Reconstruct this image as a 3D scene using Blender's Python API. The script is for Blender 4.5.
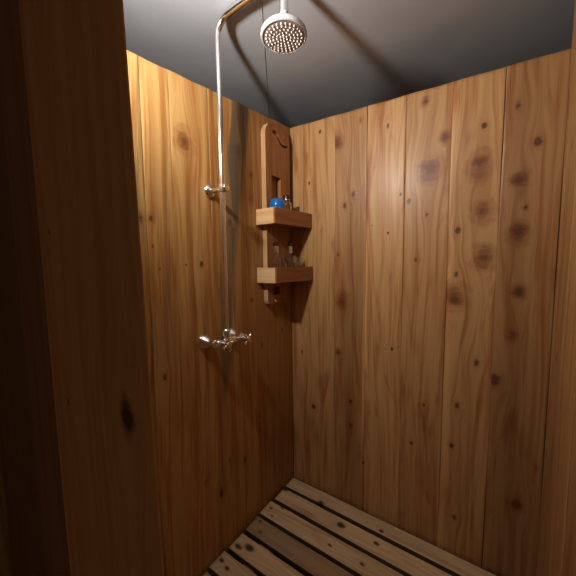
import bpy, bmesh, math, random
import numpy as np
from mathutils import Vector, Matrix
random.seed(4)
S = bpy.context.scene
for o in list(bpy.data.objects): bpy.data.objects.remove(o)
C = S.collection

# ------------------------------------------------------------------ camera
CAM = Vector((0.996, -1.468, 1.341)); YAW, PIT, ROL, F = -0.608, 0.088, -0.012, 299.15
fw = Vector((math.sin(YAW)*math.cos(PIT), math.cos(YAW)*math.cos(PIT), -math.sin(PIT)))
rt = Vector((math.cos(YAW), -math.sin(YAW), 0)); up = rt.cross(fw)
r2 = math.cos(ROL)*rt + math.sin(ROL)*up; u2 = -math.sin(ROL)*rt + math.cos(ROL)*up
cd = bpy.data.cameras.new('camera'); cam = bpy.data.objects.new('camera', cd); C.objects.link(cam)
cam.matrix_world = Matrix(((r2.x,u2.x,-fw.x,CAM.x),(r2.y,u2.y,-fw.y,CAM.y),(r2.z,u2.z,-fw.z,CAM.z),(0,0,0,1)))
cd.sensor_width = 36; cd.lens = 36*F/576; cd.clip_start = 0.01
S.camera = cam

# ------------------------------------------------------------------ world, exposure
W = bpy.data.worlds.new('world'); S.world = W; W.use_nodes = True
W.node_tree.nodes['Background'].inputs[0].default_value = (1.0, 0.76, 0.55, 1)
W.node_tree.nodes['Background'].inputs[1].default_value = 0.11
S.view_settings.view_transform = 'Standard'; S.view_settings.look = 'None'
S.view_settings.gamma = 1; S.view_settings.use_curve_mapping = False
S.view_settings.exposure = 0.0
LAMP_POWER = 720.0           # emission strength of the opal dome
LAMP_COL = (1.0, 0.93, 0.84)

# ------------------------------------------------------------------ node helpers
class N:
    def __init__(s, name):
        s.m = bpy.data.materials.new(name); s.m.use_nodes = True
        s.t = s.m.node_tree; s.b = s.t.nodes['Principled BSDF']
    def n(s, ty, **k):
        a = s.t.nodes.new(ty)
        for x, v in k.items(): setattr(a, x, v)
        return a
    def put(s, sock, v):
        if isinstance(v, bpy.types.NodeSocket): s.t.links.new(v, sock)
        else: sock.default_value = v
    def math(s, op, a, b=0.0, c=0.0, clamp=False):
        q = s.n('ShaderNodeMath', operation=op); q.use_clamp = clamp
        for i, v in enumerate((a, b, c)): s.put(q.inputs[i], v)
        return q.outputs[0]
    def mix(s, f, a, b, mode='MIX'):
        q = s.n('ShaderNodeMix', data_type='RGBA', blend_type=mode)
        s.put(q.inputs[0], f); s.put(q.inputs[6], a); s.put(q.inputs[7], b)
        return q.outputs[2]
    def ramp(s, v, lo, hi, a=0.0, b=1.0):
        q = s.n('ShaderNodeMapRange', interpolation_type='SMOOTHSTEP')
        for i, x in enumerate((v, lo, hi, a, b)): s.put(q.inputs[i], x)
        return q.outputs[0]
    def attr(s, name): 
        return s.n('ShaderNodeAttribute', attribute_name=name).outputs['Fac']
    def vec(s, x, y, z):
        q = s.n('ShaderNodeCombineXYZ')
        for i, v in enumerate((x, y, z)): s.put(q.inputs[i], v)
        return q.outputs[0]
    def noise(s, v, scale=1.0, detail=3.0, rough=0.5, dist=0.0):
        q = s.n('ShaderNodeTexNoise'); s.put(q.inputs['Vector'], v)
        q.inputs['Scale'].default_value = scale; q.inputs['Detail'].default_value = detail
        q.inputs['Roughness'].default_value = rough; q.inputs['Distortion'].default_value = dist
        return q.outputs['Fac']
    def bump(s, h, strength, dist=0.002):
        q = s.n('ShaderNodeBump'); s.put(q.inputs['Height'], h)
        q.inputs['Strength'].default_value = strength; q.inputs['Distance'].default_value = dist
        s.t.links.new(q.outputs[0], s.b.inputs['Normal'])

def c4(*c): return (*c, 1.0)
def wood(name, light, dark, red, knot=(0.045, 0.016, 0.007), stain=(0.10, 0.085, 0.06), rough=0.4, coat=0.0, contrast=1.0, blotch=1.0):
    w = N(name)
    gu, gv, pid = w.attr('gu'), w.attr('gv'), w.attr('pid')
    tone, warm, kd, kr, st = w.attr('tone'), w.attr('warm'), w.attr('kd'), w.attr('kr'), w.attr('stain')
    off = w.math('MULTIPLY', pid, 7.31)
    v1 = w.vec(w.math('MULTIPLY', gu, 150.0), w.math('MULTIPLY', gv, 2.5), off)
    v2 = w.vec(w.math('MULTIPLY', gu, 9.0), w.math('MULTIPLY', gv, 0.55), off)
    v3 = w.vec(w.math('MULTIPLY', gu, 11.0), w.math('MULTIPLY', gv, 2.2), w.math('ADD', off, 40.0))
    v4 = w.vec(w.math('MULTIPLY', gu, 52.0), w.math('MULTIPLY', gv, 1.3), off)
    fine = w.noise(v1, 1, 3, 0.6)
    broad = w.noise(v2, 1, 2, 0.45)
    mid = w.noise(v4, 1, 3, 0.55, 0.3)
    bands = w.math('PINGPONG', w.math('MULTIPLY', broad, 9.0), 0.5)
    bands = w.ramp(w.math('MULTIPLY', bands, 2.0), 0.35, 1.0)
    g = w.math('ADD', w.math('MULTIPLY', bands, 0.45), w.math('MULTIPLY', w.ramp(fine, 0.35, 0.7), 0.25))
    g = w.math('ADD', g, w.math('MULTIPLY', w.ramp(mid, 0.45, 0.64), 0.70))
    g = w.math('MULTIPLY', g, contrast, clamp=True)
    col = w.mix(g, c4(*light), c4(*dark))
    bl = w.ramp(w.noise(v3, 1, 3, 0.6, 0.6), 0.54, 0.74)
    col = w.mix(w.math('MULTIPLY', bl, 0.75*blotch), col, c4(*red))
    col = w.mix(w.math('MULTIPLY', warm, 0.8, clamp=True), col, w.mix(0.5, col, c4(*red)))
    # reddish halo and swirling rings around knots
    wob = w.noise(w.vec(w.math('MULTIPLY', gu, 34.0), w.math('MULTIPLY', gv, 24.0), off), 1, 4, 0.62)
    kdw = w.math('ADD', kd, w.math('MULTIPLY', w.math('SUBTRACT', wob, 0.5), w.math('ADD', 1.1, w.math('MULTIPLY', kr, 1.5))))
    halo = w.math('MULTIPLY', w.ramp(kdw, 2.2, 0.5), w.math('MULTIPLY', kr, 0.72))
    ring = w.ramp(w.math('SINE', w.math('MULTIPLY', kdw, 9.0)), -1.0, 1.0, 0.7, 1.0)
    col = w.mix(w.math('MULTIPLY', halo, ring), col, c4(red[0]*0.62, red[1]*0.45, red[2]*0.38))
    core = w.ramp(kdw, 0.95, 0.35)
    core = w.math('MULTIPLY', core, w.math('SUBTRACT', 0.93, w.math('MULTIPLY', kr, 0.28)))
    col = w.mix(core, col, w.mix(kr, c4(*knot), c4(0.10, 0.028, 0.007)))
    sm = w.math('MULTIPLY', st, w.ramp(mid, 0.30, 0.6, 0.55, 1.0), clamp=True)
    col = w.mix(sm, col, c4(*stain))
    tn = w.vec(tone, tone, tone)
    col = w.mix(1.0, col, tn, 'MULTIPLY')
    w.put(w.b.inputs['Base Color'], col)
    w.put(w.b.inputs['Roughness'], w.math('ADD', rough, w.math('MULTIPLY', fine, 0.12)))
    w.b.inputs['Specular IOR Level'].default_value = 0.32
    w.b.inputs['Coat Weight'].default_value = coat; w.b.inputs['Coat Roughness'].default_value = 0.3
    w.bump(w.math('ADD', w.math('MULTIPLY', fine, 0.5), w.math('MULTIPLY', mid, 0.7)), 0.22, 0.0012)
    return w.m

def plain(name, col, rough=0.5, metal=0.0, trans=0.0, ior=1.45, bump=0.0, scale=60, var=0.12, emis=None, spec=0.5):
    w = N(name); tc = w.n('ShaderNodeTexCoord').outputs['Object']
    nz = w.noise(tc, scale, 3, 0.6)
    w.put(w.b.inputs['Base Color'], w.mix(nz, c4(*[x*(1-var) for x in col]), c4(*[min(1, x*(1+var)) for x in col])))
    w.b.inputs['Roughness'].default_value = rough; w.b.inputs['Metallic'].default_value = metal
    w.b.inputs['Transmission Weight'].default_value = trans; w.b.inputs['IOR'].default_value = ior
    w.b.inputs['Specular IOR Level'].default_value = spec
    if bump: w.bump(nz, bump, 0.002)
    if emis:
        w.b.inputs['Emission Color'].default_value = c4(*emis[0]); w.b.inputs['Emission Strength'].default_value = emis[1]
    return w.m

M = {}
M['pine'] = wood('left_wall_pine', (0.52, 0.322, 0.118), (0.35, 0.150, 0.036), (0.31, 0.088, 0.018), rough=0.36, coat=0.15, blotch=0.6)
M['cedar'] = wood('right_wall_boards', (0.51, 0.305, 0.130), (0.35, 0.152, 0.048), (0.29, 0.095, 0.028), rough=0.36, coat=0.12, blotch=1.2, contrast=0.85)
M['panel'] = wood('partition_wood', (0.52, 0.25, 0.095), (0.40, 0.17, 0.058), (0.30, 0.12, 0.05), rough=0.5, contrast=0.8, blotch=0.6)
M['slat'] = wood('duckboard_wood', (0.80, 0.61, 0.36), (0.60, 0.42, 0.23), (0.40, 0.20, 0.10), knot=(0.03, 0.018, 0.010), rough=0.6)
M['shelf'] = wood('shelf_wood', (0.44, 0.20, 0.075), (0.33, 0.125, 0.043), (0.28, 0.09, 0.03), rough=0.4, blotch=0.5)
M['shelf_pale'] = wood('sawn_wood_lit', (0.74, 0.50, 0.27), (0.58, 0.34, 0.15), (0.5, 0.27, 0.12), rough=0.5, blotch=0.3)  # pale sawn wood, with the light on it mixed into the colour
M['chrome'] = plain('chrome', (0.86, 0.86, 0.86), 0.17, 1.0, var=0.03)
M['white_plastic'] = plain('white_plastic', (0.50, 0.51, 0.54), 0.35, var=0.02)
M['nozzle_face'] = plain('nozzle_face', (0.30, 0.22, 0.19), 0.35, var=0.05)
M['nozzle'] = plain('nozzle_rubber', (0.85, 0.82, 0.78), 0.3, var=0.02)
M['blue'] = plain('blue_glass', (0.010, 0.12, 0.42), 0.12, var=0.15, scale=30)
M['glass'] = plain('clear_glass', (0.95, 0.95, 0.93), 0.03, trans=1.0, var=0.02)
M['cap'] = plain('black_plastic', (0.015, 0.012, 0.012), 0.3)
M['silver'] = plain('silver_collar', (0.75, 0.72, 0.68), 0.22, 1.0, var=0.05)
M['liquid'] = plain('clear_liquid', (0.80, 0.55, 0.33), 0.05, trans=0.9, ior=1.33, var=0.05)
M['tray'] = plain('concrete_tray', (0.035, 0.03, 0.025), 0.8, bump=0.5)
M['outer'] = plain('outer_plaster', (0.13, 0.10, 0.08), 0.9, bump=0.3)
M['opal'] = plain('opal_glass', (0.9, 0.88, 0.84), 0.4, emis=(LAMP_COL, LAMP_POWER))

def ceiling_mat():
    w = N('ceiling_grey_paint'); tc = w.n('ShaderNodeTexCoord').outputs['Object']
    a = w.noise(tc, 2.2, 4, 0.6, 0.4); b = w.noise(tc, 300, 2, 0.5)
    w.put(w.b.inputs['Base Color'], w.mix(w.ramp(a, 0.3, 0.7), c4(0.41, 0.425, 0.475), c4(0.47, 0.485, 0.525)))
    w.b.inputs['Roughness'].default_value = 0.62
    w.b.inputs['Specular IOR Level'].default_value = 0.3
    w.bump(w.math('ADD', w.math('MULTIPLY', b, 0.12), a), 0.35, 0.01)
    return w.m
M['ceiling'] = ceiling_mat()

# ------------------------------------------------------------------ mesh helpers
def mesh_obj(name, verts, faces, mat, parent=None, attrs=None, smooth=False):
    me = bpy.data.meshes.new(name); me.from_pydata([tuple(map(float, v)) for v in verts], [], [tuple(int(i) for i in f) for f in faces])
    if mat: me.materials.append(mat)
    if attrs:
        for k, a in attrs.items():
            at = me.attributes.new(k, 'FLOAT', 'POINT'); at.data.foreach_set('value', np.asarray(a, dtype=np.float32))
    if smooth: me.polygons.foreach_set('use_smooth', [True]*len(me.polygons))
    me.update()
    o = bpy.data.objects.new(name, me); C.objects.link(o)
    if parent: o.parent = parent
    return o
def bm_obj(name, bm, mat, parent=None, smooth=True, wattr=None, angle=0.7):
    bmesh.ops.recalc_face_normals(bm, faces=bm.faces)
    me = bpy.data.meshes.new(name); bm.to_mesh(me); bm.free()
    me.materials.append(mat)
    if smooth:
        me.polygons.foreach_set('use_smooth', [True]*len(me.polygons)); me.set_sharp_from_angle(angle=angle)
    if wattr:          # grain attributes for a small wooden piece: (across axis, along axis, id, tone, warm)
        ax, al, pid, tone, warm = wattr
        co = np.empty(len(me.vertices)*3); me.vertices.foreach_get('co', co); co = co.reshape(-1, 3)
        other = [i for i in range(3) if i not in (ax, al)][0]
        n = len(co)
        for k, a in dict(gu=co[:, ax]+co[:, other]*0.6, gv=co[:, al], pid=np.full(n, pid), tone=np.full(n, tone), warm=np.full(n, warm), kd=np.full(n, 9.0), kr=np.zeros(n), stain=np.zeros(n)).items():
            at = me.attributes.new(k, 'FLOAT', 'POINT'); at.data.foreach_set('value', np.asarray(a, dtype=np.float32))
    o = bpy.data.objects.new(name, me); C.objects.link(o)
    if parent: o.parent = parent
    return o
def empty(name, loc, label=None, cat=None, group=None):
    o = bpy.data.objects.new(name, None); C.objects.link(o); o.location = loc; o.empty_display_size = 0.05
    return tag(o, label, cat, group)
def tag(o, label=None, cat=None, group=None, kind=None):
    if label: o['label'] = label
    if cat: o['category'] = cat
    if group: o['group'] = group
    if kind: o['kind'] = kind
    return o
def box(bm, a, b, bev=0.0):
    a, b = Vector(a), Vector(b)
    r = bmesh.ops.create_cube(bm, size=1, matrix=Matrix.Translation((a+b)/2) @ Matrix.Diagonal((*(b-a), 1)))
    if bev:
        es = list({e for v in r['verts'] for e in v.link_edges})
        bmesh.ops.bevel(bm, geom=es, offset=bev, segments=2, affect='EDGES', profile=0.6)
def tube(bm, pts, rads, seg=20, cap=True):
    pts = [Vector(p) for p in pts]
    if not hasattr(rads, '__len__'): rads = [rads]*len(pts)
    rings = []; ref = None
    for i, p in enumerate(pts):
        a = pts[max(i-1, 0)]; b = pts[min(i+1, len(pts)-1)]
        # a repeated point makes a sharp step in radius
        t = (b-a)
        if t.length < 1e-7: t = pts[-1]-pts[0]
        t.normalize()
        if ref is None:
            ref = Vector((0, 0, 1)) if abs(t.z) < 0.9 else Vector((1, 0, 0))
        ref = (ref - t*ref.dot(t)).normalized(); bi = t.cross(ref)
        rings.append([bm.verts.new(p + (ref*math.cos(k*2*math.pi/seg) + bi*math.sin(k*2*math.pi/seg))*rads[i]) for k in range(seg)])
    for r, q in zip(rings, rings[1:]):
        for k in range(seg):
            bm.faces.new((r[k], r[(k+1) % seg], q[(k+1) % seg], q[k]))
    if cap:
        bm.faces.new(rings[0][::-1]); bm.faces.new(rings[-1])
def lathe(bm, prof, origin, axis=(0, 0, 1), seg=32):
    """profile of (radius, height) revolved about axis through origin; zero radii close the ends"""
    axis = Vector(axis).normalized(); o = Vector(origin)
    e1 = axis.orthogonal().normalized(); e2 = axis.cross(e1); rings = []
    for r, h in prof:
        if r < 1e-6: rings.append([bm.verts.new(o+axis*h)])
        else: rings.append([bm.verts.new(o+axis*h+(e1*math.cos(2*math.pi*k/seg)+e2*math.sin(2*math.pi*k/seg))*r) for k in range(seg)])
    for a, b in zip(rings, rings[1:]):
        for k in range(seg):
            k2 = (k+1) % seg
            if len(a) == 1 and len(b) == 1: continue
            if len(a) == 1: bm.faces.new((a[0], b[k2], b[k]))
            elif len(b) == 1: bm.faces.new((a[k], a[k2], b[0]))
            else: bm.faces.new((a[k], a[k2], b[k2], b[k]))
def arc(c, a, b, n=8):
    """points of the quarter turn about c that starts at c+a and ends at c+b"""
    c, a, b = Vector(c), Vector(a), Vector(b)
    return [c + a*math.cos(t*math.pi/2/n) + b*math.sin(t*math.pi/2/n) for t in range(n+1)]

def boards(name, org, ud, vd, nd, planks, v0, v1, knots, mat, thick=0.02, res=(0.007, 0.012), parent=None, stain=None, gap=0.0012, edge=0.0025, lean=0.0, under=0.0, tonef=None):
    """Planks laid side by side along ud, running along vd, faces towards nd. One mesh.
    planks: (u0, u1, tone, warm). v1 may be a function of the plank's index."""
    org, ud, vd, nd = map(Vector, (org, ud, vd, nd))
    V, Fa = [], []; A = {k: [] for k in ('gu', 'gv', 'pid', 'tone', 'warm', 'kd', 'kr', 'stain')}
    rng = np.random.default_rng(11); base = 0
    for pi, (u0, u1, tone, warm) in enumerate(planks):
        top = v1((u0+u1)/2) if callable(v1) else v1
        bot = v0(pi) if callable(v0) else v0
        inner = np.linspace(u0+gap+edge, u1-gap-edge, max(3, int((u1-u0)/res[0])))
        us = np.concatenate([[u0+gap, u0+gap, u0+gap+edge*0.4], inner, [u1-gap-edge*0.4, u1-gap, u1-gap]])
        ds = np.concatenate([[-thick, -edge, -edge*0.35], np.zeros(len(inner)), [-edge*0.35, -edge, -thick]])
        if under and pi == len(planks)-1: us[-1] -= under
        vs = np.linspace(bot, top, max(3, int((top-bot)/res[1])))
        vs = np.concatenate([[vs[0]], vs, [vs[-1]]])
        TOPK = (np.array([v1(x) for x in us])-top) if callable(v1) else np.zeros(len(us))
        vd_off = np.zeros(len(vs)); vd_off[0] = vd_off[-1] = 1
        U, VV = np.meshgrid(us, vs); VV = VV + np.clip((VV-1.0)/max(top-1.0, 0.1), 0, 1)*TOPK[None, :]; D = np.tile(ds, (len(vs), 1)); D = np.where(vd_off[:, None] > 0, -thick, D)
        wob = 0.0010*np.sin(VV*3.1+pi*2.3)+0.0007*np.sin(VV*7.7+pi)
        Uw = U+wob + lean*(VV-1.6)*U/max(abs(planks[-1][1]), 0.1)
        P = (np.array(org)[None, None] + Uw[..., None]*np.array(ud) + VV[..., None]*np.array(vd) + D[..., None]*np.array(nd))
        gu = U - u0; kd = np.full(U.shape, 9.0); kr = np.zeros(U.shape)
        gu = gu + 0.010*np.sin(VV*1.9+pi*1.7) + 0.004*np.sin(VV*6.1+pi)
        for (ku, kv, kk, red) in knots:
            if not (u0-0.01 <= ku <= u1+0.01): continue
            du, dv = U-ku, VV-kv
            el = 1.55-0.35*red
            g = np.exp(-(du**2/(kk*2.2)**2 + dv**2/(kk*4.5)**2))
            gu = gu - du*g*0.85
            d = np.sqrt(du**2 + (dv/el)**2)/kk
            kr = np.where(d < kd, red, kr); kd = np.minimum(kd, d)
        st = stain(U, VV) if stain else np.zeros(U.shape)
        nr, nc = U.shape
        V.append(P.reshape(-1, 3))
        for k, a in dict(gu=gu, gv=VV, pid=np.full(U.shape, pi+1.0), tone=tone*(tonef(U, VV) if tonef else np.ones(U.shape)), warm=np.full(U.shape, warm), kd=kd, kr=kr, stain=st).items():
            A[k].append(a.ravel())
        idx = np.arange(nr*nc).reshape(nr, nc)+base
        q = np.stack([idx[:-1, :-1], idx[:-1, 1:], idx[1:, 1:], idx[1:, :-1]], -1).reshape(-1, 4)
        Fa.append(q)
        # back face closes the plank
        Fa.append(np.array([[idx[0, 0], idx[-1, 0], idx[-1, -1], idx[0, -1]]]))
        base += nr*nc
    V = np.concatenate(V); Fa = np.concatenate(Fa)
    if ud.cross(vd).dot(nd) < 0: Fa = Fa[:, ::-1]
    me = bpy.data.meshes.new(name)
    me.vertices.add(len(V)); me.vertices.foreach_set('co', V.astype(np.float32).ravel())
    me.loops.add(len(Fa)*4); me.loops.foreach_set('vertex_index', Fa.astype(np.int32).ravel())
    me.polygons.add(len(Fa)); me.polygons.foreach_set('loop_start', np.arange(len(Fa), dtype=np.int32)*4)
    me.update(calc_edges=True); me.validate()
    me.materials.append(mat)
    for k, a in A.items():
        at = me.attributes.new(k, 'FLOAT', 'POINT'); at.data.foreach_set('value', np.concatenate(a).astype(np.float32))
    o = bpy.data.objects.new(name, me); C.objects.link(o)
    if parent: o.parent = parent
    return o

# ------------------------------------------------------------------ setting
CEIL = 2.286
def slab(name, a, b, mat):
    bm = bmesh.new(); box(bm, a, b)
    return tag(bm_obj(name, bm, mat, smooth=False), kind='structure')
slab('floor', (-1.1, -3.0, -0.10), (2.6, 1.1, -0.06), M['tray'])

# ceiling: large sheets that meet in narrow joints
def ceiling():
    bm = bmesh.new()
    # the joint runs diagonally above the shower, as in the photo
    p0, p1 = Vector((0.256, -0.549)), Vector((-0.208, 0.078))
    d = (p1-p0).normalized(); n = Vector((-d.y, d.x))
    def poly(pts):
        lo = [bm.verts.new((x, y, CEIL)) for x, y in pts]; hi = [bm.verts.new((x, y, CEIL+0.03)) for x, y in pts]
        bm.faces.new(lo); bm.faces.new(hi[::-1])
        for i in range(len(pts)):
            j = (i+1) % len(pts); bm.faces.new((lo[i], hi[i], hi[j], lo[j]))
    m = 4.2; g = 0.0016
    a = p0 - d*m; b = p1 + d*m
    poly([tuple(a+n*g), tuple(b+n*g), tuple(b+n*m), tuple(a+n*m)])
    poly([tuple(a-n*g), tuple(b-n*g), tuple(b-n*m), tuple(a-n*m)])
    box(bm, (-3, -4, CEIL+0.031), (3, 3, CEIL+0.05))
    return tag(bm_obj('ceiling', bm, M['ceiling'], smooth=False), kind='structure')
ceiling()

KL = [(-0.718, 1.803, 0.0305, 1), (-0.904, 1.494, 0.0136, 0.6), (-0.868, 1.498, 0.0105, 0.6), (-0.866, 1.401, 0.007, 0), (-0.843, 1.32, 0.0072, 0), (-0.732, 1.332, 0.0078, 0), (-0.657, 1.335, 0.0144, 0.2), (-0.76, 1.325, 0.005, 0), (-0.905, 1.726, 0.0033, 0), (-0.881, 0.904, 0.0072, 0), (-0.845, 0.915, 0.0112, 0.3), (-0.671, 0.394, 0.0087, 0.2), (-0.595, 0.281, 0.0184, 0.5), (-0.711, 0.664, 0.0062, 0), (-0.438, 1.85, 0.0228, 1), (-0.489, 1.522, 0.0181, 0.5), (-0.343, 1.652, 0.0122, 1), (-0.34, 1.761, 0.0121, 1), (-0.471, 1.488, 0.0114, 0.5), (-0.725, 2.019, 0.0037, 0), (-0.679, 1.452, 0.004, 0), (-0.282, 0.905, 0.0105, 0.5), (-0.353, 1.152, 0.01, 0.8), (-0.318, 0.537, 0.0105, 0.3), (-0.432, 0.352, 0.0125, 0.5), (-0.239, 0.644, 0.0109, 0.6), (-0.533, 0.411, 0.0094, 0.3), (-0.851, 1.863, 0.0034, 0), (-0.794, 1.81, 0.0036, 0), (-0.859, 1.925, 0.0034, 0), (-0.102, 0.95, 0.0115, 0.5)]
KR = [(0.125, 1.773, 0.0111, 0), (0.194, 2.027, 0.0107, 0), (0.294, 1.953, 0.0258, 1), (0.386, 1.678, 0.0127, 0.3), (0.338, 1.624, 0.0129, 0.3), (0.554, 1.966, 0.0117, 0.1), (0.49, 1.787, 0.0073, 0), (0.655, 1.611, 0.0137, 0.1), (0.714, 2.037, 0.0174, 0.6), (0.795, 1.859, 0.017, 1), (0.74, 1.733, 0.0351, 1), (0.731, 1.54, 0.0098, 0.1), (0.935, 1.87, 0.0119, 0.2), (0.924, 1.72, 0.0323, 1), (0.941, 1.536, 0.0284, 1), (0.955, 1.343, 0.0327, 1), (0.856, 1.466, 0.0148, 0.3), (1.038, 1.915, 0.0188, 0.3), (1.103, 1.768, 0.0147, 0.5), (1.054, 1.638, 0.0229, 1), (1.079, 1.535, 0.0114, 0.3), (1.063, 1.44, 0.027, 1), (0.563, 1.472, 0.0096, 0), (0.301, 1.375, 0.0106, 0), (0.69, 1.341, 0.0101, 0), (0.855, 1.279, 0.0129, 0.2), (0.618, 1.647, 0.0079, 0), (0.851, 1.179, 0.0347, 1), (1.073, 1.216, 0.0195, 0.8), (1.061, 1.042, 0.0159, 0.8), (0.942, 0.903, 0.0149, 0.3), (1.009, 0.84, 0.0248, 0.6), (0.592, 0.907, 0.0098, 0), (0.744, 0.663, 0.0117, 0.2), (0.693, 0.459, 0.0121, 0.2), (0.861, 0.503, 0.0113, 0.2), (0.878, 0.7, 0.0133, 0.5), (0.325, 1.129, 0.0267, 1), (0.303, 0.844, 0.0164, 0.8), (0.07, 0.806, 0.0119, 0), (0.15, 0.492, 0.0176, 0.3), (0.379, 0.444, 0.0163, 0.5), (0.378, 0.583, 0.0135, 0.2), (0.451, 0.262, 0.0107, 0), (1.102, 0.343, 0.0205, 0.7), (0.884, 0.169, 0.0137, 0.3), (0.422, 2.028, 0.0098, 0.6), (0.484, 1.516, 0.0059, 0)]
KF = [(-0.096, 0.248, 0.0223, 0.1), (-0.082, 0.578, 0.0149, 0), (-0.124, 0.022, 0.0178, 0), (-0.162, 0.399, 0.0229, 0), (-0.159, 0.578, 0.0143, 0), (-0.279, 0.038, 0.0109, 0), (-0.245, 0.088, 0.0109, 0), (-0.316, 0.074, 0.0106, 0), (-0.291, 0.402, 0.0142, 0), (-0.292, 0.56, 0.0133, 0), (-0.376, 0.041, 0.0104, 0.5), (-0.424, 0.082, 0.0125, 0.5), (-0.515, 0.097, 0.0235, 0), (-0.54, 0.043, 0.019, 0), (-0.629, 0.031, 0.0136, 0), (-0.641, 0.076, 0.0132, 0)]
KP = [(0.634, 1.160, 0.0250, 0.0), (0.655, 1.225, 0.0028, 0.2), (0.443, 1.389, 0.0045, 0.2), (0.461, 1.133, 0.0046, 0.1)]

# left wall: u = y
def blue_stain(U, V):
    """the grey-blue streak in the board behind the riser, plus a faint olive patch"""
    zz = np.array([0.55, 0.63, 0.9, 1.17, 1.40, 1.62, 1.85, 2.04, 2.2])
    L = np.interp(V, zz, [-.575, -.58, -.575, -.552, -.542, -.522, -.483, -.450, -.44])
    R = np.interp(V, zz, [-.570, -.562, -.514, -.478, -.456, -.421, -.371, -.344, -.33])
    wv = 0.006*np.sin(V*9)+0.004*np.sin(V*23+1)
    L = L+wv; R = R+0.7*wv
    s = 1/(1+np.exp(-(U-L)/0.006)); e = 1/(1+np.exp((U-R)/0.006))
    m = s*e*np.clip((V-0.45)/0.35, 0.0, 1)*0.92
    w2 = 0.025+0.02*np.sin(V*8); c = -0.815+0.02*np.sin(V*5)
    m2 = np.exp(-((U-c)/w2)**4)*np.exp(-((V-1.18)/0.20)**4)*0.33
    return np.maximum(m, m2)
lw_planks = [(-3.0+0.18*i, -3.0+0.18*(i+1), 0.9, 0.1) for i in range(9)]
lw_planks += [(-1.38, -1.20, 0.95, .1), (-1.20, -1.05, .97, .1), (-1.05, -0.885, 0.90, 0.0), (-0.885, -0.775, 0.98, 0.2), (-0.775, -0.595, 1.03, 0.2), (-0.595, -0.325, 1.0, 0.4), (-0.325, -0.165, 0.85, 0.8), (-0.165, 0.0, 0.83, 0.85)]
# right wall: u = x
rw = [0.0, 0.088, 0.283, 0.455, 0.635, 0.820, 0.997, 1.178]
rt_ = [(0.95, .1), (1.0, .1), (0.90, .5), (1.12, 0), (1.0, .15), (1.05, .0), (0.85, .5)]
rw_planks = [(a, b, t, w_) for a, b, (t, w_) in zip(rw, rw[1:], rt_)]
def sg(x, a, b, w):
    return 1/(1+np.exp(-(x-a)/w))/(1+np.exp((x-b)/w))
def sap(U, V):
    """pale sapwood edges of some boards and the duller heartwood in others"""
    a = 0.448-0.016*np.clip(1.5-V, 0, 1)+0.006*np.sin(V*6)
    t = 1+0.45*sg(U, a, 0.462, 0.003)*sg(V, 0.30, 1.5, 0.04)
    t += 0.22*sg(U, 0.822, 0.840+0.008*np.sin(V*3), 0.004)
    t += 0.18*sg(U, 0.036, 0.060+0.008*np.sin(V*2), 0.006)
    t -= 0.22*sg(U, 0.335+0.012*np.sin(V*5), 0.425+0.012*np.sin(V*7), 0.015)*sg(V, 0.2, 1.7, 0.15)
    t -= 0.20*sg(U, 1.03+0.01*np.sin(V*4), 1.10+0.014*np.sin(V*3), 0.015)
    t -= 0.12*sg(U, 0.87, 0.965+0.01*np.sin(V*6), 0.02)*sg(V, 0.3, 2.0, 0.2)
    return t
def sapl(U, V):
    c = -0.896+0.010*np.sin(V*7)+0.004*np.sin(V*19)
    t = 1-0.38*np.exp(-((U-c)/0.006)**2)
    t -= 0.25*np.exp(-((U+0.705+0.006*np.sin(V*9))/0.006)**2)*sg(V, 0.9, 1.7, .1)
    t -= 0.30*np.exp(-((U+0.655+0.008*np.sin(V*6))/0.005)**2)*sg(V, 0.5, 1.3, .1)
    t -= 0.22*np.exp(-((U+0.80+0.008*np.sin(V*5))/0.007)**2)*sg(V, 1.2, 2.2, .1)
    t -= 0.10*sg(U, -0.60, -0.56, 0.005)
    return t*0.97
tag(boards('wall_left', (0, 0, 0), (0, 1, 0), (0, 0, 1), (1, 0, 0), lw_planks, -0.06, lambda u: 2.100+0.088*u+0.0012*math.sin(u*40), KL, M['pine'], stain=blue_stain, tonef=sapl, gap=0.0004, edge=0.0012), kind='structure')
tag(boards('wall_back', (0, 0, 0), (1, 0, 0), (0, 0, 1), (0, -1, 0), rw_planks, -0.06, lambda u: 2.096-0.027*u+0.0012*math.sin(u*31), KR, M['cedar'], tonef=sap, gap=0.0004, edge=0.0012), kind='structure')
# right side wall reaches the ceiling
rs = [-1.32, -1.14, -0.96, -0.78, -0.60, -0.42, -0.235, -0.055, 0.0]
tag(boards('wall_right', (1.178, 0, 0), (0, 1, 0), (0, 0, 1), (-1, 0, 0), [(a, b, 1.0+0.06*math.sin(i*4), 0.15) for i, (a, b) in enumerate(zip(rs, rs[1:]))], -0.06, CEIL, [(-0.12, 1.0, 0.013, 0.4), (-0.14, 1.7, 0.012, .5)], M['cedar']), kind='structure')
# front partition with its free edge by the doorway
fp = [0.0, 0.12, 0.275, 0.400, 0.686]
tag(boards('wall_front', (0, -1.30, 0), (1, 0, 0), (0, 0, 1), (0, -1, 0), [(a, b, t, 0.3) for (a, b), t in zip(zip(fp, fp[1:]), (0.5, 0.5, 0.62, 1.4))], -0.06, CEIL, KP, M['panel'], thick=0.010, res=(0.003, 0.006), gap=0.0003, edge=0.0015, lean=-0.033, under=0.02), kind='structure')
# the building around the stall
slab('wall_outer_left', (-1.10, -3.0, -0.06), (-1.04, 1.1, CEIL), M['outer'])
slab('wall_outer_back', (-1.04, 1.04, -0.06), (2.6, 1.1, CEIL), M['outer'])

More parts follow.
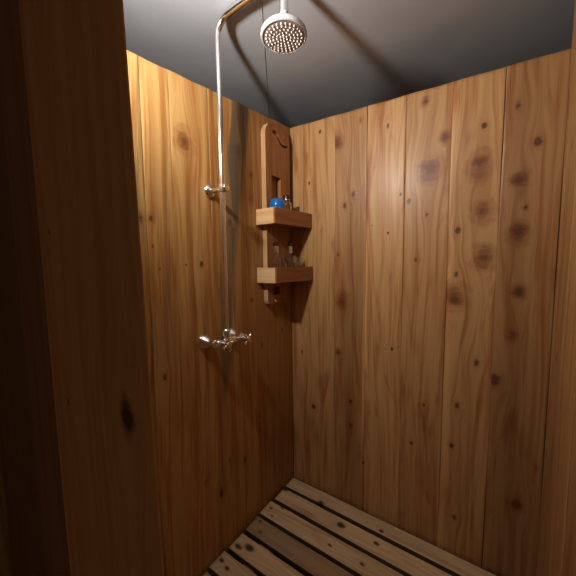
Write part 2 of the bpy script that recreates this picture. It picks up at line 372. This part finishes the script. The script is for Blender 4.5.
# ------------------------------------------------------------------ bulkhead lamp on the inner side of the partition
lamp = empty('wall_lamp', (0.29, -1.290, 1.985), 'round white spotlight high on the inner side of the front partition, tilted up', 'lamp')
bm = bmesh.new(); lathe(bm, [(0, 0), (0.032, 0), (0.033, 0.006), (0.030, 0.010), (0.010, 0.014), (0.008, 0.040), (0, 0.040)], (0, 0, 0), (0, 1, 0)); bm_obj('base_plate', bm, M['white_plastic'], lamp)
LA = Vector((0.12, 0.95, 0.24)).normalized(); LO = Vector((0, 0.040, 0.0))
bm = bmesh.new(); lathe(bm, [(0, -0.012), (0.020, -0.012), (0.040, 0.004), (0.046, 0.030), (0.046, 0.044), (0.042, 0.044), (0.042, 0.040), (0, 0.040)], LO, LA, 28); bm_obj('lamp_housing', bm, M['white_plastic'], lamp)
bm = bmesh.new(); lathe(bm, [(0, 0.041), (0.0415, 0.041), (0.040, 0.046), (0.030, 0.051), (0.015, 0.053), (0, 0.0535)], LO, LA, 24); bm_obj('glass_lens', bm, M['opal'], lamp)

# ------------------------------------------------------------------ duckboard
duck = empty('duckboard', (0.59, -0.6, -0.06), 'pale knotty wooden slatted duckboard covering the shower floor', 'duckboard')
e = [0.008, 0.112, 0.228, 0.348, 0.466, 0.580, 0.692, 0.808, 0.924, 1.04, 1.156, 1.272]
tones = [0.90, 1.02, 0.98, (0.66), 0.98, 0.94, 0.98, 0.9, 1, .9, 1]
pl = [(-b+0.009, -a-0.009, t, 0.75 if i == 3 else 0.05) for i, (a, b, t) in enumerate(zip(e, e[1:], tones))]
def dark_sides(U, V):
    # the sawn sides of the slats are coloured dark so the gaps read black
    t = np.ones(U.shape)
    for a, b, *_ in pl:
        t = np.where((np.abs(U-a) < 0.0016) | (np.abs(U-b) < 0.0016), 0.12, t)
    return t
sl = boards('slat_panel', (-0.59, 0.6, 0.06), (0, 1, 0), (1, 0, 0), (0, 0, 1), pl, lambda i: 0.010+0.004*math.sin(i*2.2), 1.168, KF, M['slat'], tonef=dark_sides, thick=0.022, parent=duck, gap=0.0, edge=0.003)
for x in (0.14, 0.59, 1.04):
    bm = bmesh.new(); box(bm, (x-0.59-0.03, -0.66, 0.0), (x-0.59+0.03, 0.58, 0.037), 0.003)
    bm_obj('bearer', bm, M['slat'], duck, smooth=False, wattr=(0, 1, 3, 0.8, 0.2))

# ------------------------------------------------------------------ shower column
RY = -0.604; RX = 0.078
sh = empty('shower_column', (0, RY, 1.0), 'chrome exposed shower column with gooseneck arm, mixer valve and white rain head on left wall', 'shower')
def L(x, y, z): return Vector((x, y-RY, z-1.0))      # world to the column's own frame
HX = 0.392; AZ = 2.266
pts = [L(RX, RY, 1.045), L(RX, RY, 1.5), L(RX, RY, AZ-0.065)]
pts += arc(L(RX+0.060, RY, AZ-0.060), Vector((-0.060, 0, 0)), Vector((0, 0, 0.060)), 8)[1:]
pts += [L(RX+0.12, RY, AZ+0.002), L(HX-0.04, RY, AZ)]
pts += arc(L(HX-0.035, RY, AZ-0.035), Vector((0, 0, 0.035)), Vector((0.035, 0, 0)), 8)[1:]
pts += [L(HX, RY, 2.15)]
bm = bmesh.new(); tube(bm, pts, [0.0115]*4+[0.0118, 0.0122, 0.0126, 0.013, 0.0134, 0.0137, 0.014]+[0.014]*(len(pts)-11), 20); bm_obj('riser_pipe', bm, M['chrome'], sh)
# wall bracket
bm = bmesh.new(); lathe(bm, [(0, 0.0), (0.027, 0.0), (0.0275, 0.004), (0.024, 0.010), (0.014, 0.014), (0.011, 0.017), (0.0105, 0.088), (0.012, 0.09), (0.0155, 0.092), (0.016, 0.102), (0.0135, 0.106), (0, 0.107)], L(0.0005, RY, 1.637), (1, 0, 0), 28)
br = bm_obj('wall_bracket', bm, M['chrome'], sh)
bm = bmesh.new(); lathe(bm, [(0.0118, -0.014), (0.0165, -0.014), (0.0170, 0.0), (0.0165, 0.014), (0.0118, 0.014)], L(RX, RY, 1.637), (0, 0, 1), 24); bm_obj('pipe_clamp', bm, M['chrome'], br)
# head, tilted a little towards the doorway
hn = Vector((0.02, -0.03, -1.0)).normalized()
hc = L(0.390, RY, 2.078)                 # centre of the spray face
body = [(0, -0.040), (0.012, -0.040), (0.016, -0.034), (0.022, -0.030), (0.050, -0.026), (0.069, -0.020), (0.0755, -0.012), (0.077, -0.004), (0.0755, 0.001), (0.071, 0.0025), (0.069, -0.001), (0, -0.001)]
bm = bmesh.new(); lathe(bm, body, hc, hn, 48); head = bm_obj('shower_head', bm, M['white_plastic'], sh)
bm = bmesh.new(); lathe(bm, [(0, -0.001), (0.0685, -0.0008), (0.0685, 0.0008), (0.063, 0.0016), (0, 0.0020)], hc, hn, 48); face = bm_obj('spray_face', bm, M['nozzle_face'], head)
bm = bmesh.new(); e1 = hn.orthogonal().normalized(); e2 = hn.cross(e1)
for rr, n in ((0.0, 1), (0.0115, 6), (0.0235, 12), (0.0355, 17), (0.047, 22), (0.0585, 26)):
    for k in range(n):
        a = 2*math.pi*(k+0.3*n)/n; p = hc + e1*math.cos(a)*rr + e2*math.sin(a)*rr
        lathe(bm, [(0.0023, 0.0015), (0.0021, 0.004), (0.0015, 0.0062), (0, 0.0066)], p, hn, 8)
bm_obj('spray_nozzles', bm, M['nozzle'], head)
bm = bmesh.new(); j = hc - hn*0.036
tube(bm, [L(HX, RY, 2.175), L(HX, RY, 2.165), L(HX, RY, 2.150), (L(HX, RY, 2.150)+j)/2, j, j+hn*0.008], [0.0118, 0.0125, 0.0135, 0.0135, 0.0155, 0.018], 24)
bm_obj('swivel_joint', bm, M['white_plastic'], head)
# mixer valve
mx = 0.076
bm = bmesh.new()
ax = (0, 1, 0)
lathe(bm, [(0, -0.084), (0.013, -0.084), (0.0165, -0.080), (0.0165, -0.068), (0.0135, -0.062), (0.0135, -0.030), (0.018, -0.022), (0.0205, -0.010), (0.0205, 0.010), (0.018, 0.022), (0.0135, 0.030), (0.0135, 0.046), (0.0165, 0.050), (0.0165, 0.070), (0.013, 0.075), (0, 0.075)], L(mx, RY+0.03, 1.01), ax, 28)
tube(bm, [L(RX, RY, 1.015), L(RX, RY, 1.035), L(RX, RY, 1.036), L(RX, RY, 1.058), L(RX, RY, 1.060), L(RX, RY, 1.066)], [0.014, 0.013, 0.0165, 0.0165, 0.014, 0.0115], 24)
mv = bm_obj('mixer_valve', bm, M['chrome'], sh)
for y in (-0.659, -0.506):
    bm = bmesh.new()
    lathe(bm, [(0, 0), (0.032, 0), (0.0335, 0.003), (0.031, 0.012), (0.022, 0.024), (0.016, 0.032), (0.013, 0.036), (0, 0.036)], L(0.0005, y, 1.010), (1, 0, 0), 32)
    fl = bm_obj('wall_flange', bm, M['chrome'], mv)
    bm = bmesh.new(); tube(bm, [L(0.030, y, 1.010), L(0.050, y, 1.010), L(0.051, y, 1.010), L(0.066, y, 1.010), L(0.067, y, 1.010), L(0.078, y, 1.010)], [0.011, 0.011, 0.017, 0.017, 0.012, 0.012], 6 if False else 24)
    bm_obj('inlet_nut', bm, M['chrome'], mv)
# two cross-shaped taps facing out, spread along the body
for y, tilt in ((-0.640, 0.3), (-0.522, 0.75)):
    o0 = L(mx+0.012, y, 1.010)
    bm = bmesh.new(); lathe(bm, [(0, 0), (0.0125, 0), (0.0125, 0.014), (0.009, 0.020), (0.009, 0.026), (0.0135, 0.030), (0.0145, 0.038), (0.012, 0.044), (0, 0.046)], o0, (1, 0, 0), 24)
    hb = bm_obj('tap_handle', bm, M['chrome'], mv)
    bm = bmesh.new()
    for q in range(4):
        t = tilt+q*math.pi/2; d = Vector((0, math.cos(t), math.sin(t)))
        c = o0+Vector((0.036, 0, 0)); tube(bm, [c+d*0.006, c+d*0.018, c+d*0.026, c+d*0.030], [0.0045, 0.0042, 0.0062, 0.003], 12)
    bm_obj('cross_arms', bm, M['chrome'], mv)

# ------------------------------------------------------------------ wooden corner rack with two box shelves
rack = empty('shower_rack', (0.0, -0.16, 1.12), 'tall arched wooden rack with two box shelves in the corner on left wall', 'shelf rack')
def K(x, y, z): return Vector((x, y+0.16, z-1.12))
def board_with_holes(outline, holes, x0, x1):
    """extrude a 2-D (y, z) outline with holes along x"""
    bm = bmesh.new(); edges = []
    def loop(pts):
        vs = [bm.verts.new(K(x0, y, z)) for y, z in pts]
        return [bm.edges.new((vs[i], vs[(i+1) % len(vs)])) for i in range(len(vs))]
    for l in [outline]+holes: edges += loop(l)
    r = bmesh.ops.triangle_fill(bm, use_beauty=True, use_dissolve=False, edges=edges)
    fs = [g for g in r['geom'] if isinstance(g, bmesh.types.BMFace)]
    ex = bmesh.ops.extrude_face_region(bm, geom=fs)
    bmesh.ops.translate(bm, verts=[g for g in ex['geom'] if isinstance(g, bmesh.types.BMVert)], vec=(x1-x0, 0, 0))
    return bm
yl, yr, zb, zt = -0.262, -0.050, 1.118, 2.052
cy = (yl+yr)/2; hr = (yr-yl)/2
outl = [(yl, zb+0.02), (yl+0.006, zb+0.006), (yl+0.02, zb), (yr-0.02, zb), (yr-0.006, zb+0.006), (yr, zb+0.02)]
outl += [(cy+hr*math.cos(t)*(abs(math.cos(t))**-0.25 if abs(math.cos(t)) > 1e-3 else 0), zt-0.075+0.075*math.sin(t)) for t in np.linspace(0, math.pi, 25)]
# S-shaped towel hook slot
cl = [(-0.200, 2.003), (-0.178, 2.008), (-0.160, 1.998), (-0.145, 1.980), (-0.128, 1.964), (-0.108, 1.957), (-0.086, 1.960), (-0.060, 1.967)]
hw = [0.007, 0.010, 0.011, 0.010, 0.009, 0.008, 0.007, 0.005]
upp, low = [], []
for i, (y, z) in enumerate(cl):
    a = cl[max(i-1, 0)]; b = cl[min(i+1, len(cl)-1)]
    ty, tz = b[0]-a[0], b[1]-a[1]; l_ = math.hypot(ty, tz); ny, nz = -tz/l_, ty/l_
    upp.append((y+ny*hw[i], z+nz*hw[i])); low.append((y-ny*hw[i], z-nz*hw[i]))
slot = upp+low[::-1]
def rect(a, b, c, d): return [(a, c), (b, c), (b, d), (a, d)]
bm = board_with_holes(outl, [slot, rect(-0.215, -0.135, 1.655, 1.785), rect(-0.214, -0.160, 1.168, 1.212)], 0.002, 0.030)
bmesh.ops.recalc_face_normals(bm, faces=bm.faces)
bb = bm_obj('back_board', bm, M['shelf'], rack, smooth=False, wattr=(1, 2, 2, 0.78, 0.4))
bb.data.materials.append(M['shelf_pale'])
for p in bb.data.polygons:
    if abs(p.normal.x) < 0.5 and (p.center.y < -0.235+0.16 or p.center.z > 2.018-1.12): p.material_index = 1      # sawn outer edge, painted paler where the light strikes it
def tray(z0, z1, xo, y0, y1, t=0.010):
    # end board towards the door is painted paler as the lit side; the front board runs the full width
    bm = bmesh.new(); box(bm, K(0.030, y0, z0), K(xo-t, y0+t, z1), 0.0015)
    box(bm, K(0.001, y0, z0), K(0.030, y0+t, z1), 0.0015)
    bm_obj('shelf_end', bm, M['shelf_pale'], rack, smooth=False, wattr=(2, 0, 5, 1.0, 0.0))
    bm = bmesh.new(); box(bm, K(xo-t, y0, z0), K(xo, y1, z1), 0.0015)
    for v in bm.verts: v.co.x += 0.024*(v.co.y-(y0+0.16))/(y1-y0)
    bm_obj('shelf_front', bm, M['shelf'], rack, smooth=False, wattr=(2, 1, 6, 0.72, 0.6))
    bm = bmesh.new(); box(bm, K(0.030, y1-t, z0), K(xo-t+0.022, y1, z1), 0.0015)
    bm_obj('shelf_end', bm, M['shelf'], rack, smooth=False, wattr=(2, 0, 7, 0.95, 0.3))
    bm = bmesh.new(); box(bm, K(0.030, y0+t, z0+0.003), K(xo-t, y1-t, z0+0.013))
    bm_obj('shelf_bottom', bm, M['shelf'], rack, smooth=False, wattr=(0, 1, 8, 0.95, 0.3))
tray(1.525, 1.602, 0.120, -0.310, -0.006)
tray(1.236, 1.312, 0.126, -0.312, -0.006)
bm = bmesh.new(); lathe(bm, [(0, 0), (0.004, 0), (0.004, 0.016), (0.0075, 0.018), (0.0085, 0.022), (0.006, 0.026), (0, 0.027)], K(0.0295, -0.226, 1.138), (1, 0, 0), 16)
tag(bm_obj('peg', bm, M['silver'], rack), 'small silver peg at the foot of the rack')

# ------------------------------------------------------------------ things on the shelves
def bottle(name, loc, prof, capprof, collar, label, liquid=None, group=None, inner=0.0018, capmat='cap', cat='bottle'):
    t = empty(name, loc, label, cat, group or ('glass bottles on the rack' if name == 'glass_bottle' else None))
    bm = bmesh.new()
    ins = [(max(r-inner, 0.0005), max(h, 0.003)+0) for r, h in prof[1:]][::-1]
    lathe(bm, [(0, 0)]+prof[1:]+ins[:-1]+[(0, 0.004)], (0, 0, 0)); bm_obj('glass_body', bm, M['glass'], t, angle=0.9)
    if liquid:
        bm = bmesh.new(); lathe(bm, [(0, 0.0045)]+[(max(r-inner-0.0004, 0.001), max(h, 0.0045)) for r, h in prof[1:] if h <= liquid]+[(0, liquid)], (0, 0, 0)); bm_obj('liquid', bm, M['liquid'], t)
    if collar: bm = bmesh.new(); lathe(bm, collar, (0, 0, 0)); bm_obj('collar', bm, M['silver'], t)
    if capprof: bm = bmesh.new(); lathe(bm, capprof, (0, 0, 0)); bm_obj('cap', bm, M[capmat], t)
    return t
ZL = 1.236+0.0135; ZU = 1.525+0.0135
slim = [(0, 0), (0.021, 0.0), (0.024, 0.003), (0.0245, 0.085), (0.023, 0.102), (0.016, 0.118), (0.0105, 0.126), (0.010, 0.135)]
bottle('glass_bottle', (0.072, -0.243, ZL), slim, [(0, 0.172), (0.0145, 0.172), (0.015, 0.176), (0.014, 0.190), (0.010, 0.194), (0, 0.195)], [(0, 0.133), (0.0125, 0.133), (0.0135, 0.136), (0.0125, 0.172), (0, 0.1725)], 'slim clear bottle with silver neck and black cap on lower shelf, nearest the door', liquid=0.085)
flask = [(0, 0), (0.030, 0.0), (0.035, 0.004), (0.0365, 0.085), (0.033, 0.108), (0.020, 0.124), (0.0105, 0.130), (0.010, 0.138)]
bottle('glass_bottle', (0.070, -0.112, ZL), flask, [(0, 0.174), (0.0140, 0.174), (0.0145, 0.178), (0.0125, 0.196), (0.007, 0.202), (0, 0.203)], [(0, 0.136), (0.0115, 0.136), (0.012, 0.139), (0.0115, 0.174), (0, 0.1745)], 'broad-shouldered clear flask with black cap on lower shelf, near the back wall', liquid=0.09)
tum = [(0, 0), (0.019, 0.0), (0.021, 0.003), (0.0225, 0.112), (0.0222, 0.115)]
bottle('small_glass', (0.084, -0.052, ZL), tum, None, None, 'small clear open glass on lower shelf in the far corner', cat='glass')
vial = [(0, 0), (0.012, 0.0), (0.014, 0.003), (0.0145, 0.105), (0.010, 0.118), (0.008, 0.122), (0.008, 0.128)]
bottle('glass_vial', (0.062, -0.182, ZL), vial, None, None, 'thin clear open vial standing between the two capped bottles on lower shelf', cat='vial')
# upper shelf
ub = [(0, 0), (0.022, 0.0), (0.0255, 0.004), (0.026, 0.095), (0.024, 0.108), (0.017, 0.118), (0.012, 0.122), (0.012, 0.130)]
bottle('glass_bottle', (0.070, -0.140, ZU), ub, [(0, 0.130), (0.0175, 0.130), (0.0185, 0.133), (0.018, 0.147), (0.0155, 0.151), (0, 0.152)], [(0, 0.126), (0.0145, 0.126), (0.0145, 0.131), (0, 0.1312)], 'clear bottle with dark round lid on upper shelf behind the blue pot', liquid=0.06)
bt = empty('blue_pot', (0.071, -0.226, ZU), 'shiny blue rounded pot on upper shelf of the wooden rack', 'pot')
bm = bmesh.new(); lathe(bm, [(0, 0), (0.026, 0), (0.032, 0.005), (0.0375, 0.030), (0.0395, 0.062), (0.0385, 0.078), (0, 0.080)], (0, 0, 0)); bm_obj('pot_body', bm, M['blue'], bt)
bm = bmesh.new(); lathe(bm, [(0.0, 0.079), (0.0395, 0.079), (0.0400, 0.084), (0.0385, 0.097), (0.034, 0.110), (0.027, 0.118), (0.012, 0.121), (0, 0.1215)], (0, 0, 0)); bm_obj('pot_lid', bm, M['blue'], bt)
